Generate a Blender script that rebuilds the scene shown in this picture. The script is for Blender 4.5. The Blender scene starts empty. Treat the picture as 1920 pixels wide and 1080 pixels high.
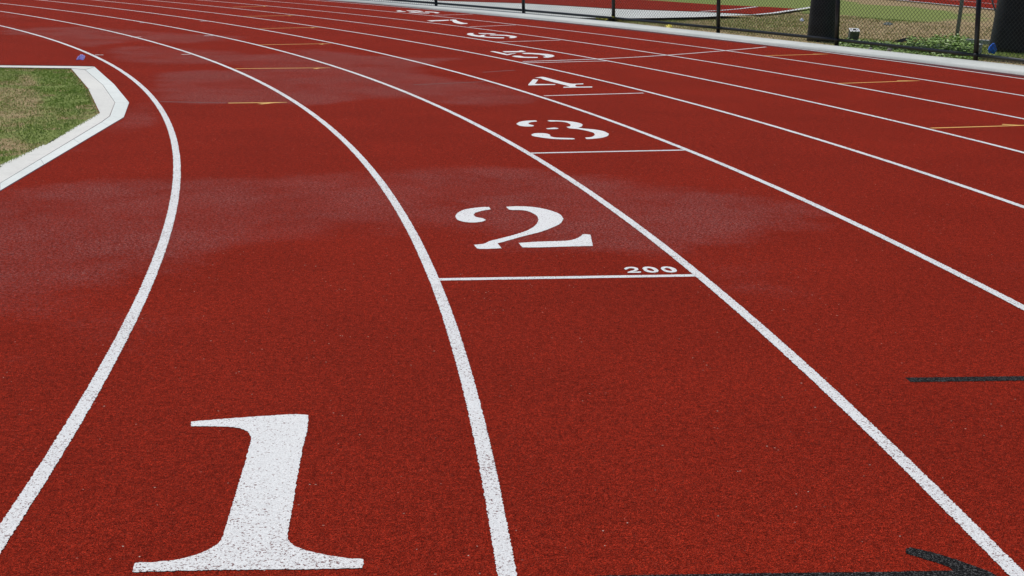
import bpy, bmesh, math, random
import numpy as np
from mathutils import Vector, Matrix
from mathutils.geometry import tessellate_polygon

scn = bpy.context.scene
COL = scn.collection
random.seed(7)
rng = np.random.default_rng(7)

# ------------------------------------------------------------------ camera
CP = np.array([38.5408, -3.18896, 1.44546])
YAW, PIT, ROL, FPX = -0.0924413, 0.2497189, 0.0215261, 2544.0856
RAD = 37.593522          # radius of the innermost lane line of the bend, centre at the origin
LW = 1.22                # lane width
cy, sy, cp_, sp_ = math.cos(YAW), math.sin(YAW), math.cos(PIT), math.sin(PIT)
fw = np.array([-sy * cp_, cy * cp_, -sp_])
rt0 = np.array([cy, sy, 0.0])
up0 = np.cross(rt0, fw)
rt = rt0 * math.cos(ROL) + up0 * math.sin(ROL)
up = -rt0 * math.sin(ROL) + up0 * math.cos(ROL)
cam = bpy.data.cameras.new('camera')
cam.sensor_width = 36.0
cam.lens = FPX / 1920 * 36.0
cam.clip_start = 0.05
cam.clip_end = 2000
cob = bpy.data.objects.new('camera', cam)
M = Matrix.Identity(4)
for i in range(3):
    M[i][0], M[i][1], M[i][2], M[i][3] = rt[i], up[i], -fw[i], CP[i]
cob.matrix_world = M
COL.objects.link(cob)
scn.camera = cob

# ------------------------------------------------------------------ light
SUN_AZ = math.radians(-22)      # from +Y, clockwise
SUN_EL = math.radians(60)
w = bpy.data.worlds.new("World")
scn.world = w
w.use_nodes = True
nt = w.node_tree
sky = nt.nodes.new('ShaderNodeTexSky')
sky.sky_type = 'NISHITA'
sky.sun_disc = False
sky.sun_elevation = SUN_EL
sky.sun_rotation = SUN_AZ
sky.air_density = 1.0
sky.dust_density = 2.0
bg = nt.nodes['Background']
nt.links.new(sky.outputs[0], bg.inputs[0])
bg.inputs[1].default_value = 0.085
sl = bpy.data.lights.new('sun', 'SUN')
sl.energy = 3.6
sl.angle = math.radians(0.53)
sl.color = (1.0, 0.965, 0.91)
so = bpy.data.objects.new('sun', sl)
sd = Vector((math.sin(SUN_AZ) * math.cos(SUN_EL), math.cos(SUN_AZ) * math.cos(SUN_EL), math.sin(SUN_EL)))
so.rotation_euler = sd.to_track_quat('Z', 'Y').to_euler()
so.location = (38, 10, 30)
COL.objects.link(so)
scn.view_settings.view_transform = 'Standard'
scn.view_settings.look = 'None'
scn.view_settings.exposure = -0.22
scn.view_settings.gamma = 1.0

# ------------------------------------------------------------------ helpers
def at(u, v, z=0.0):
    """the point at height z on the ray of photograph pixel (u, v) (1920 x 1080)"""
    d = rt * (u - 960) / FPX - up * (v - 540) / FPX + fw
    t = (z - CP[2]) / d[2]
    return CP + t * d

def at_dist(u, v, p):
    """point on the ray of pixel (u, v) at the forward depth of point p"""
    d = rt * (u - 960) / FPX - up * (v - 540) / FPX + fw
    t = np.dot(np.array(p) - CP, fw)
    return CP + t * d

def sp(p):
    """world -> (s along the inner line, radial offset from it)"""
    x, y = p[0], p[1]
    if y > 0:
        return math.atan2(y, x) * RAD, math.hypot(x, y) - RAD
    return y, x - RAD

def ws(s, off, z=0.0):
    """(s, offset) -> world, arrays allowed"""
    s = np.asarray(s, float); off = np.asarray(off, float) + 0 * s
    th = np.maximum(s, 0) / RAD
    r = RAD + off
    x = np.where(s > 0, r * np.cos(th), r)
    y = np.where(s > 0, r * np.sin(th), s)
    return np.stack([x, y, np.zeros_like(x) + z], -1)

def tag(o, label=None, cat=None, group=None, kind=None):
    if label: o['label'] = label
    if cat: o['category'] = cat
    if group: o['group'] = group
    if kind: o['kind'] = kind
    return o

def mesh_obj(name, V, F, mat, parent=None, smooth=False, attr=None):
    me = bpy.data.meshes.new(name)
    V = np.asarray(V, np.float32)
    me.from_pydata([tuple(v) for v in V.tolist()], [], F)
    me.materials.append(mat)
    if smooth:
        me.polygons.foreach_set('use_smooth', [True] * len(me.polygons))
    if attr:
        for k, a in attr.items():
            at_ = me.attributes.new(k, 'FLOAT', 'POINT')
            at_.data.foreach_set('value', np.asarray(a, np.float32))
    me.update()
    o = bpy.data.objects.new(name, me)
    COL.objects.link(o)
    if parent: o.parent = parent
    return o

def grid_obj(name, G, mat, attr=None):
    """G: (n, m, 3) array of points"""
    n, m = G.shape[:2]
    idx = np.arange(n * m).reshape(n, m)
    F = np.stack([idx[:-1, :-1], idx[1:, :-1], idx[1:, 1:], idx[:-1, 1:]], -1).reshape(-1, 4)
    me = bpy.data.meshes.new(name)
    me.vertices.add(n * m)
    me.vertices.foreach_set('co', G.reshape(-1).astype(np.float32))
    me.loops.add(F.size)
    me.loops.foreach_set('vertex_index', F.reshape(-1).astype(np.int32))
    me.polygons.add(len(F))
    me.polygons.foreach_set('loop_start', np.arange(0, F.size, 4, dtype=np.int32))
    me.update(calc_edges=True)
    if attr:
        for k, a in attr.items():
            t = me.attributes.new(k, 'FLOAT', 'POINT')
            t.data.foreach_set('value', a.reshape(-1).astype(np.float32))
    me.materials.append(mat)
    o = bpy.data.objects.new(name, me)
    COL.objects.link(o)
    # faces must look up
    if len(me.polygons) and me.polygons[0].normal.z < 0:
        me.flip_normals()
    return o

def empty(name, loc):
    o = bpy.data.objects.new(name, None)
    o.location = loc
    COL.objects.link(o)
    return o

class MB:
    """collects shapes, then links them as one mesh object (vertices in world space, moved to the parent's frame)"""
    def __init__(s): s.bm = bmesh.new()
    def box(s, c, size, rz=0.0, tilt=None, bev=0.0):
        m = Matrix.Translation(c) @ Matrix.Rotation(rz, 4, 'Z')
        if tilt: m = m @ tilt
        r = bmesh.ops.create_cube(s.bm, size=1.0, matrix=m @ Matrix.Diagonal((size[0], size[1], size[2], 1)))
        if bev:
            es = list({e for v in r['verts'] for e in v.link_edges})
            bmesh.ops.bevel(s.bm, geom=es, offset=bev, segments=2, affect='EDGES', profile=0.6)
        return s
    def tube(s, pts, r, n=12, r2=None, caps=True):
        pts = [Vector(p) for p in pts]
        rings = []
        for i, p in enumerate(pts):
            a = pts[max(i - 1, 0)]; b = pts[min(i + 1, len(pts) - 1)]
            d = (b - a).normalized()
            u = d.cross(Vector((0, 0, 1)))
            if u.length < 1e-3: u = Vector((1, 0, 0))
            u.normalize(); v = d.cross(u).normalized()
            rr = r if r2 is None else r + (r2 - r) * i / (len(pts) - 1)
            rings.append([s.bm.verts.new(p + (u * math.cos(2 * math.pi * k / n) + v * math.sin(2 * math.pi * k / n)) * rr) for k in range(n)])
        for a, b in zip(rings[:-1], rings[1:]):
            for k in range(n):
                f = s.bm.faces.new((a[k], a[(k + 1) % n], b[(k + 1) % n], b[k])); f.smooth = True
        if caps:
            s.bm.faces.new(rings[0]); s.bm.faces.new(rings[-1])
        return s
    def build(s, name, mat, parent=None):
        bmesh.ops.recalc_face_normals(s.bm, faces=s.bm.faces)
        if parent:
            bmesh.ops.translate(s.bm, verts=s.bm.verts, vec=-Vector(parent.location))
        me = bpy.data.meshes.new(name)
        s.bm.to_mesh(me); s.bm.free()
        me.materials.append(mat)
        o = bpy.data.objects.new(name, me)
        COL.objects.link(o)
        if parent: o.parent = parent
        return o

def flat_poly(name, loops, mat, z, top=None):
    """flat sheet from world xy loops (first outer, others holes or further islands given as separate lists)"""
    V = []; F = []
    for group in loops:
        base = len(V)
        lv = [[Vector((p[0], p[1], 0)) for p in lp] for lp in group]
        tris = tessellate_polygon(lv)
        flat = [p for lp in lv for p in lp]
        V += [(p.x, p.y, z) for p in flat]
        for t in tris:
            a, b, c = (flat[i] for i in t)
            if (b - a).cross(c - a).z < 0: t = (t[0], t[2], t[1])
            F.append(tuple(base + i for i in t))
    return mesh_obj(name, V, F, mat)

def smooth_closed(pts, corner=48, n=6):
    """Catmull-Rom through a closed outline, sharp turns kept"""
    P = [np.array(p, float) for p in pts]
    N = len(P); sharp = []
    for i in range(N):
        a = P[i] - P[i - 1]; b = P[(i + 1) % N] - P[i]
        ang = math.degrees(abs(math.atan2(a[0] * b[1] - a[1] * b[0], a @ b)))
        sharp.append(ang > corner)
    out = []
    for i in range(N):
        p0, p1, p2, p3 = P[i - 1], P[i], P[(i + 1) % N], P[(i + 2) % N]
        L = np.linalg.norm(p2 - p1)
        def tangent(a, b, c, sh):
            if sh: return None
            t = (c - a); t = t / (np.linalg.norm(t) + 1e-9)
            return t * min(L, 1.6 * min(np.linalg.norm(b - a), np.linalg.norm(c - b)) + 0.3 * L)
        m1 = tangent(p0, p1, p2, sharp[i]); m2 = tangent(p1, p2, p3, sharp[(i + 1) % N])
        if m1 is None: m1 = (p2 - p1)
        if m2 is None: m2 = (p2 - p1)
        for k in range(n):
            t = k / n
            h = (2 * t**3 - 3 * t**2 + 1) * p1 + (t**3 - 2 * t**2 + t) * m1 + (-2 * t**3 + 3 * t**2) * p2 + (t**3 - t**2) * m2
            out.append(h)
    return out

def resample(pts, step):
    out = []
    N = len(pts)
    for i in range(N):
        a = np.array(pts[i]); b = np.array(pts[(i + 1) % N])
        k = max(1, int(np.linalg.norm(b - a) / step))
        for j in range(k): out.append(a + (b - a) * j / k)
    return out

def inside(px, py, poly):
    """point in polygon, vectorised"""
    c = np.zeros(px.shape, bool)
    n = len(poly)
    for i in range(n):
        x1, y1 = poly[i][0], poly[i][1]; x2, y2 = poly[i - 1][0], poly[i - 1][1]
        m = ((y1 > py) != (y2 > py)) & (px < (x2 - x1) * (py - y1) / (y2 - y1 + 1e-12) + x1)
        c ^= m
    return c

def blur(A, n):
    for _ in range(n):
        A = (A + np.roll(A, 1, 0) + np.roll(A, -1, 0) + np.roll(A, 1, 1) + np.roll(A, -1, 1)) / 5
    return A

# ------------------------------------------------------------------ materials
class Mat:
    def __init__(s, name, rough=0.8, spec=0.5):
        s.m = bpy.data.materials.new(name); s.m.use_nodes = True
        s.t = s.m.node_tree; s.N = s.t.nodes; s.b = s.N['Principled BSDF']
        s.b.inputs['Roughness'].default_value = rough
        s.b.inputs['Specular IOR Level'].default_value = spec
        g = s.N.new('ShaderNodeNewGeometry'); s.pos = g.outputs['Position']
    def noise(s, scale, detail=2, rough=0.5, vec=None, dist=0.0):
        n = s.N.new('ShaderNodeTexNoise'); n.inputs['Scale'].default_value = scale
        n.inputs['Detail'].default_value = detail; n.inputs['Roughness'].default_value = rough
        n.inputs['Distortion'].default_value = dist
        s.t.links.new(vec or s.pos, n.inputs['Vector']); return n.outputs['Fac']
    def voro(s, scale, out='Color', feature='F1', vec=None):
        n = s.N.new('ShaderNodeTexVoronoi'); n.inputs['Scale'].default_value = scale; n.feature = feature
        s.t.links.new(vec or s.pos, n.inputs['Vector']); return n.outputs[out]
    def sep(s, col, i=0):
        n = s.N.new('ShaderNodeSeparateColor'); s.t.links.new(col, n.inputs[0]); return n.outputs[i]
    def math(s, op, a, b=None, c=None, clamp=False):
        n = s.N.new('ShaderNodeMath'); n.operation = op; n.use_clamp = clamp
        for i, x in enumerate((a, b, c)):
            if x is None: continue
            if isinstance(x, (int, float)): n.inputs[i].default_value = x
            else: s.t.links.new(x, n.inputs[i])
        return n.outputs[0]
    def ramp(s, fac, lo, hi, a=0.0, b=1.0):
        n = s.N.new('ShaderNodeMapRange'); n.interpolation_type = 'SMOOTHSTEP'
        s.t.links.new(fac, n.inputs[0])
        n.inputs[1].default_value = lo; n.inputs[2].default_value = hi
        n.inputs[3].default_value = a; n.inputs[4].default_value = b
        return n.outputs[0]
    def mix(s, fac, a, b, mode='MIX'):
        n = s.N.new('ShaderNodeMix'); n.data_type = 'RGBA'; n.blend_type = mode
        for i, x in ((0, fac), (6, a), (7, b)):
            if isinstance(x, (int, float)): n.inputs[i].default_value = x
            elif isinstance(x, tuple): n.inputs[i].default_value = (*x, 1)
            else: s.t.links.new(x, n.inputs[i])
        return n.outputs[2]
    def scale(s, col, f):
        n = s.N.new('ShaderNodeVectorMath'); n.operation = 'SCALE'
        if isinstance(col, tuple): n.inputs[0].default_value = col
        else: s.t.links.new(col, n.inputs[0])
        if isinstance(f, (int, float)): n.inputs['Scale'].default_value = f
        else: s.t.links.new(f, n.inputs['Scale'])
        return n.outputs[0]
    def attr(s, name):
        n = s.N.new('ShaderNodeAttribute'); n.attribute_name = name; return n.outputs['Fac']
    def color(s, c):
        if isinstance(c, tuple): s.b.inputs['Base Color'].default_value = (*c, 1)
        else: s.t.links.new(c, s.b.inputs['Base Color'])
    def bump(s, h, dist, strength=1.0):
        n = s.N.new('ShaderNodeBump'); n.inputs['Distance'].default_value = dist; n.inputs['Strength'].default_value = strength
        s.t.links.new(h, n.inputs['Height']); s.t.links.new(n.outputs[0], s.b.inputs['Normal'])
    def rough(s, r): s.t.links.new(r, s.b.inputs['Roughness'])

def rubber_nodes(m, with_dust_sheen):
    """granulated red rubber; returns colour and the height of the granules"""
    g1 = m.sep(m.voro(330)); g2 = m.sep(m.voro(330), 1)
    d1 = m.voro(330, 'Distance')
    n1 = m.noise(120, 3, 0.65); n2 = m.noise(26, 3, 0.6); n3 = m.noise(1.1, 4, 0.6)
    n4 = m.noise(300, 2, 0.7)
    val = m.math('ADD', m.math('MULTIPLY', g1, 0.55), 0.60)
    n5 = m.noise(62, 2, 0.6)
    val = m.math('MULTIPLY', val, m.ramp(n1, 0.32, 0.68, 0.66, 1.34))
    val = m.math('MULTIPLY', val, m.ramp(n5, 0.32, 0.68, 0.80, 1.20))
    val = m.math('MULTIPLY', val, m.ramp(n4, 0.32, 0.68, 0.25, 1.80))
    val = m.math('MULTIPLY', val, m.ramp(n2, 0.3, 0.7, 0.86, 1.14))
    val = m.math('MULTIPLY', val, m.ramp(n3, 0.3, 0.72, 0.93, 1.07))
    col = m.scale((0.262, 0.0190, 0.0080), val)
    col = m.mix(m.ramp(g2, 0.90, 0.97, 0, 0.3), col, (0.40, 0.08, 0.05))
    col = m.mix(m.math('MULTIPLY', m.ramp(m.sep(m.voro(240)), 0.9992, 0.9995, 0, 0.8), m.ramp(m.noise(5, 2), 0.42, 0.56)), col, (0.62, 0.50, 0.42))
    if with_dust_sheen:
        a = m.attr('dust_sheen')
        nz = m.noise(2.2, 5, 0.62); nf = m.noise(14, 3, 0.6)
        a2 = m.math('ADD', a, m.math('MULTIPLY', m.math('SUBTRACT', nz, 0.5), 1.25))
        a2 = m.math('ADD', a2, m.math('MULTIPLY', m.math('SUBTRACT', nf, 0.5), 0.35))
        ng = m.noise(46, 3, 0.75)
        a2 = m.math('ADD', a2, m.math('MULTIPLY', m.math('SUBTRACT', ng, 0.5), 1.1))
        a2 = m.math('MULTIPLY', m.ramp(a2, 0.25, 0.95), m.ramp(m.noise(0.9, 4, 0.6), 0.36, 0.60, 0.42, 1.0))
        # dusty deposit and granule glint, both mixed into the colour as clustered speckle
        cl = m.math('ADD', m.math('MULTIPLY', m.noise(95, 2, 0.7), 0.9), m.math('MULTIPLY', m.noise(62, 2, 0.8), 0.80))
        cl = m.math('ADD', cl, m.math('MULTIPLY', m.sep(m.voro(250), 2), 0.35))
        gr = m.ramp(cl, 0.99, 1.13, 0.0, 0.76)
        col = m.mix(m.math('MULTIPLY', a2, gr), col, (0.37, 0.143, 0.132))
        col = m.mix(m.math('MULTIPLY', a2, m.ramp(m.noise(75, 2, 0.7), 0.52, 0.38, 0.0, 0.70)), col, (0.055, 0.013, 0.016))
    h = m.math('ADD', m.math('MULTIPLY', d1, -1.0), m.math('MULTIPLY', n1, 1.4))
    return col, h

def make_rubber(name='red_rubber', dust_sheen=True):
    m = Mat(name, 0.95, 0.04)
    col, h = rubber_nodes(m, dust_sheen)
    m.color(col); m.bump(h, 0.003, 1.0)
    return m.m

def make_paint(name, base, dens=0.5, worn=False):
    m = Mat(name, 0.75, 0.3)
    n1 = m.noise(120, 3, 0.65); n4 = m.noise(420, 2, 0.6); n0 = m.noise(3.0, 3, 0.6)
    d1 = m.voro(330, 'Distance'); g1 = m.sep(m.voro(330))
    val = m.math('MULTIPLY', m.ramp(g1, 0, 1, 0.84, 1.06), m.ramp(n4, 0.3, 0.7, 0.86, 1.06))
    col = m.scale(base, val)
    hole = m.math('ADD', m.math('MULTIPLY', m.noise(135, 2, 0.7), 0.75), m.math('MULTIPLY', g1, 0.12))
    hole = m.math('ADD', hole, m.math('MULTIPLY', m.math('SUBTRACT', n0, 0.5), 0.16))
    if worn:   # paint thins out towards the foot of the number
        sepx = m.N.new('ShaderNodeSeparateXYZ'); m.t.links.new(m.pos, sepx.inputs[0])
        w_ = m.ramp(sepx.outputs[1], -0.25, 0.75, 0.045, -0.008)
        hole = m.math('ADD', hole, w_)
    hole = m.ramp(hole, dens + 0.012, dens + 0.032, 0.0, 0.95)
    col = m.mix(hole, col, (0.12, 0.02, 0.018))
    m.color(col)
    h = m.math('ADD', m.math('MULTIPLY', d1, -1.0), m.math('MULTIPLY', n1, 1.4))
    m.bump(h, 0.0014, 0.8)
    return m.m

RUBBER = make_rubber()
WHITE = make_paint('white_line_paint', (0.77, 0.785, 0.80), 0.505)
WHITEN = make_paint('white_number_paint', (0.79, 0.805, 0.815), 0.534, worn=True)
YELLOW = make_paint('yellow_line_paint', (0.80, 0.46, 0.13), 0.60)

def make_black_paint():
    m = Mat('black_line_paint', 0.9, 0.08)
    g = m.sep(m.voro(330)); n = m.noise(180, 3, 0.7)
    col = m.mix(m.ramp(m.math('ADD', m.math('MULTIPLY', g, 0.5), m.math('MULTIPLY', n, 0.6)), 0.58, 0.86), (0.005, 0.005, 0.006), (0.11, 0.11, 0.11))
    m.color(col); m.bump(m.math('ADD', g, n), 0.0014, 0.8); return m.m
BLACKP = make_black_paint()

def make_faint():
    m = Mat('faded_black_paint', 0.8, 0.3)
    col, h = rubber_nodes(m, False)
    n = m.noise(60, 4, 0.7)
    m.color(m.mix(m.ramp(n, 0.40, 0.60, 0.15, 0.75), m.scale(col, 0.9), (0.07, 0.05, 0.052))); m.bump(h, 0.0015, 0.9); return m.m
FAINT = make_faint()

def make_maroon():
    m = Mat('maroon_edge_band', 0.85, 0.25)
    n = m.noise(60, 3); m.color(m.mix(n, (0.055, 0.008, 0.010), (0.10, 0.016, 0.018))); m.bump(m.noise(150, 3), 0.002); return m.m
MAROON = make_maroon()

def make_concrete(name, a, b, brush=False):
    m = Mat(name, 0.9, 0.3)
    n = m.noise(1.2, 5, 0.6); n2 = m.noise(45, 4, 0.7); n3 = m.noise(9, 4, 0.65)
    c = m.mix(m.ramp(n, 0.3, 0.7), a, b)
    c = m.mix(m.ramp(n2, 0.35, 0.7, 0, 0.22), c, tuple(x * 0.6 for x in a))
    c = m.mix(m.ramp(n3, 0.52, 0.72, 0, 0.25), c, tuple(x * 0.72 for x in a))
    m.color(c); m.bump(n2, 0.002, 0.6); return m.m
CONC = make_concrete('pale_concrete', (0.52, 0.555, 0.54), (0.64, 0.665, 0.645))
CONC2 = make_concrete('kerb_concrete', (0.64, 0.645, 0.62), (0.73, 0.735, 0.70))
DRAIN = make_concrete('drain_polymer', (0.66, 0.71, 0.695), (0.76, 0.80, 0.785))

def make_ground():
    m = Mat('dry_ground', 0.95, 0.05)
    g = m.attr('green')
    n1 = m.noise(1.4, 5, 0.65); n2 = m.noise(9, 5, 0.7); n3 = m.noise(60, 4, 0.7)
    f = m.math('ADD', g, m.math('MULTIPLY', m.math('SUBTRACT', n1, 0.5), 1.1))
    f = m.math('ADD', f, m.math('MULTIPLY', m.math('SUBTRACT', n2, 0.5), 0.8))
    soil = m.mix(m.ramp(n2, 0.3, 0.7), (0.27, 0.19, 0.105), (0.42, 0.33, 0.19))
    soil = m.mix(m.ramp(n3, 0.55, 0.75, 0, 0.6), soil, (0.12, 0.07, 0.04))
    grass = m.mix(m.ramp(n3, 0.3, 0.7), (0.15, 0.205, 0.05), (0.27, 0.31, 0.11))
    m.color(m.mix(m.ramp(f, 0.35, 0.75), soil, grass))
    m.bump(m.math('ADD', n2, m.math('MULTIPLY', n3, 0.5)), 0.03, 0.7); return m.m
GROUND = make_ground()

def make_blade():
    m = Mat('grass_blades', 0.7, 0.25)
    g = m.attr('green'); n = m.noise(30, 2)
    c = m.mix(g, (0.52, 0.475, 0.235), (0.27, 0.39, 0.075))
    m.color(m.scale(c, m.ramp(n, 0.3, 0.7, 0.75, 1.25)))
    m.b.inputs['Subsurface Weight'].default_value = 0.0
    return m.m
BLADE = make_blade()

def simple(name, c, rough=0.5, spec=0.5, metal=0.0, var=0.15, sc=40, bump=0.0):
    m = Mat(name, rough, spec); m.b.inputs['Metallic'].default_value = metal
    n = m.noise(sc, 4, 0.6)
    m.color(m.scale(c, m.ramp(n, 0.3, 0.7, 1 - var, 1 + var)))
    if bump: m.bump(n, bump, 0.7)
    return m.m
BLACKM = simple('black_coated_steel', (0.012, 0.014, 0.017), 0.42, 0.5, var=0.3)
RAILM = simple('black_coated_rail', (0.02, 0.026, 0.032), 0.35, 0.6, var=0.3)
WIREM = simple('black_vinyl_wire', (0.016, 0.017, 0.016), 0.5, 0.4)
POLEM = simple('dark_pole_wrap', (0.010, 0.013, 0.017), 0.55, 0.4, var=0.45, sc=6)
GALV = simple('galvanised_steel', (0.20, 0.235, 0.25), 0.5, 0.5, metal=0.0, var=0.2)
LEAF = simple('weed_leaf', (0.22, 0.36, 0.065), 0.5, 0.4, var=0.45, sc=25)
PURPLE = simple('purple_plastic_film', (0.17, 0.12, 0.48), 0.35, 0.5, var=0.5, sc=30)
BLUE = simple('blue_plastic_film', (0.005, 0.13, 0.70), 0.35, 0.5, var=0.3, sc=25)
BLKFILM = simple('black_plastic_sheet', (0.013, 0.012, 0.018), 0.4, 0.5, var=0.3)
YTAPE = simple('yellow_tape', (0.55, 0.52, 0.05), 0.5, 0.4, var=0.25)
WHITEP = simple('white_top', (0.72, 0.74, 0.76), 0.6, 0.4, var=0.1)
BOXS = simple('dark_grey_concrete', (0.12, 0.14, 0.135), 0.9, 0.2, var=0.4, sc=30, bump=0.005)
STONE = simple('pale_stone', (0.42, 0.41, 0.38), 0.9, 0.2, var=0.3, sc=50, bump=0.003)
DARKHOLE = simple('dark_opening', (0.02, 0.02, 0.02), 0.9, 0.1)

# ------------------------------------------------------------------ setting: ground, track
# cubic wander of each painted line from its ideal radius, with the range of s it was measured on
DEV = {0: ([-0.00018, 0.00871, 0.04918, 0.03856], -0.02, 19.97), 1: ([-0.01567, -0.00022, 0.0718, 0.04993], -0.23, 23.98),
       2: ([-0.0231, 0.02989, 0.05409, 0.00992], -0.29, 27.03), 3: ([-0.08035, -0.03356, 0.10009, 0.06263], 1.93, 27.55),
       4: ([-0.04828, -0.09053, 0.02708, 0.09613], 3.86, 27.22), 5: ([-0.04356, -0.13179, 0.05827, 0.06606], 6.0, 26.88),
       6: ([0.01683, -0.16034, 0.08913, 0.01227], 7.2, 26.55), 7: ([0.1226, -0.20618, 0.05402, 0.03703], 8.63, 26.23),
       8: ([0.25297, -0.14784, 0.0127, 0.00733], 9.91, 25.47)}
def line_off(k, s):
    c, a, b = DEV[k]
    u = (np.clip(s, a, b) - 12) / 10
    return k * LW + c[0] + c[1] * u + c[2] * u * u + c[3] * u**3

def edge_fn(pix, z, deg=3):
    q = sorted(sp(at(u, v, z)) for u, v in pix)
    s = np.array([a for a, b in q]); o = np.array([b for a, b in q])
    c = np.polyfit(s - 15, o, deg)
    lo, hi = s.min(), s.max()
    return lambda t: np.polyval(c, np.clip(t, lo, hi) - 15)

CZ = 0.03
conc_in = edge_fn([(700, 7), (830, 18.5), (960, 32), (1085, 45), (1210, 58), (1325, 71), (1440, 84), (1600, 102), (1750, 119.5), (1920, 142)], 0.0)
conc_out = edge_fn([(830, 9), (960, 21), (1065, 32), (1135, 40), (1255, 50), (1317, 59), (1440, 71), (1500, 79), (1700, 100.5), (1920, 122.5)], CZ)

# the wide ground sheet
xs = np.concatenate([[-400, -150, -50, 0], np.arange(20, 33, 1.0), np.arange(33, 62, 0.25), [66, 75, 100, 200, 500]])
ys = np.concatenate([[-400, -150, -50, -20], np.arange(-8, 4, 1.0), np.arange(4, 44, 0.25), [48, 60, 90, 150, 300, 600]])
GX, GY = np.meshgrid(xs, ys, indexing='ij')
green = np.full(GX.shape, 0.30)
def gpoly(pix, val):
    P = [at(u, v) for u, v in pix]
    green[inside(GX, GY, P)] = val
gpoly([(1185, -6), (1234, 2), (1338, 9), (1443, 14), (1500, 16), (1500, 24), (1580, 24), (1640, 33), (1700, 38), (1760, 37), (1800, 28), (1780, 18), (1700, 10), (1620, 6), (1560, -6), (1400, -30)], 0.95)
gpoly([(1800, 20), (1860, 25), (1860, 38), (1790, 38)], 0.55)
gpoly([(1080, 34), (1234, 33), (1290, 33), (1280, 47), (1150, 38)], 0.55)
gpoly([(1450, 30), (1512, 22), (1512, 60), (1400, 55), (1330, 40), (1340, 33)], 0.42)
gpoly([(1570, 35), (1700, 42), (1860, 45), (1850, 76), (1700, 74), (1620, 66), (1575, 62)], 0.10)
gpoly([(1570, 66), (1650, 72), (1700, 78), (1850, 80), (1850, 112), (1560, 84)], 0.75)
gpoly([(1850, 85), (1930, 90), (1930, 112), (1850, 104)], 0.8)
gpoly([(1850, 106), (1930, 114), (1960, 135), (1840, 118)], -0.2)
gpoly([(1180, 44), (1340, 56), (1480, 74), (1450, 76), (1250, 54), (1150, 44)], -0.1)
Gz = -0.035 + 0.0 * GX
grid_obj('ground', np.stack([GX, GY, Gz], -1), GROUND, {'green': blur(green, 1)})['kind'] = 'structure'
ground_green = (xs, ys, blur(green, 1))

# the red track
ss = np.concatenate([[-60, -30, -15, -8], np.arange(-6, 30, 0.12), np.arange(30, 90, 1.5)])
nn = 150
U = np.linspace(0, 1, nn)
edge = conc_in(ss)
inner = -9.0
OFF = inner + (edge[:, None] - inner) * U[None, :]
# more columns near the lanes
S2 = np.repeat(ss[:, None], nn, 1)
W = ws(S2, OFF, 0.0)
res = np.zeros(S2.shape)
def rpoly(pix, val=1.0):
    P = [at(u, v) for u, v in pix]
    m = inside(W[..., 0], W[..., 1], P)
    res[m] = np.maximum(res[m], val) if val > 0 else 0
rpoly([(-200, 380), (0, 366), (75, 338), (330, 334), (486, 334), (560, 325), (686, 320), (916, 310), (1059, 319), (1202, 336), (1374, 358), (1480, 375),
       (1590, 400), (1560, 425), (1480, 440), (1400, 460), (1290, 482), (1180, 476), (1059, 470), (915, 478), (835, 482), (790, 470), (743, 425), (658, 432), (515, 456), (457, 470),
       (400, 480), (333, 513), (267, 545), (167, 565), (0, 600), (-300, 640)], 0.74)
res = blur(res, 3)
rpoly([(820, 430), (900, 425), (950, 445), (900, 470), (840, 470)], -1)
rpoly([(287, 137), (350, 130), (480, 134), (440, 118), (420, 106), (560, 98), (530, 91), (600, 92), (692, 104), (780, 108), (880, 108), (780, 128), (850, 150), (900, 152), (1016, 183), (987, 196), (955, 197), (855, 197), (767, 184), (705, 184), (630, 190),
       (600, 205), (567, 197), (480, 192), (350, 199), (287, 180)], 0.88)
rpoly([(190, 92), (250, 84), (375, 90), (475, 99), (480, 120), (425, 120), (300, 122), (225, 117)], 0.75)
rpoly([(60, 50), (175, 50), (275, 58), (400, 66), (420, 78), (330, 82), (250, 76), (162, 90), (60, 68)], 0.85)
rpoly([(0, 40), (60, 58), (50, 66), (0, 68)], 0.8)
rpoly([(0, 22), (40, 30), (30, 34), (0, 33)], 0.7)
rpoly([(330, 62), (470, 68), (470, 76), (330, 70)], 0.6)
rpoly([(240, 185), (290, 200), (300, 230), (225, 252), (170, 250), (235, 220)], 0.9)
rpoly([(100, 270), (190, 262), (170, 285), (110, 300)], 0.55)
rpoly([(1560, 180), (1500, 186), (1480, 176), (1540, 172)], 0.3)
rpoly([(880, 196), (985, 205), (960, 210), (870, 203)], 0.35)
rpoly([(860, 640), (930, 610), (960, 640), (935, 690), (880, 680)], 0.50)
rpoly([(180, 745), (260, 730), (250, 800), (170, 810)], 0.42)
rpoly([(1240, 490), (1500, 480), (1560, 560), (1300, 560)], 0.38)
rpoly([(1860, 480), (1960, 480), (1960, 560), (1880, 560)], 0.42)
rpoly([(0, 620), (180, 570), (400, 600), (330, 680), (0, 720)], 0.32)
res = blur(res, 2)
grid_obj('running_track', W, RUBBER, {'dust_sheen': res})['kind'] = 'structure'

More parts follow.
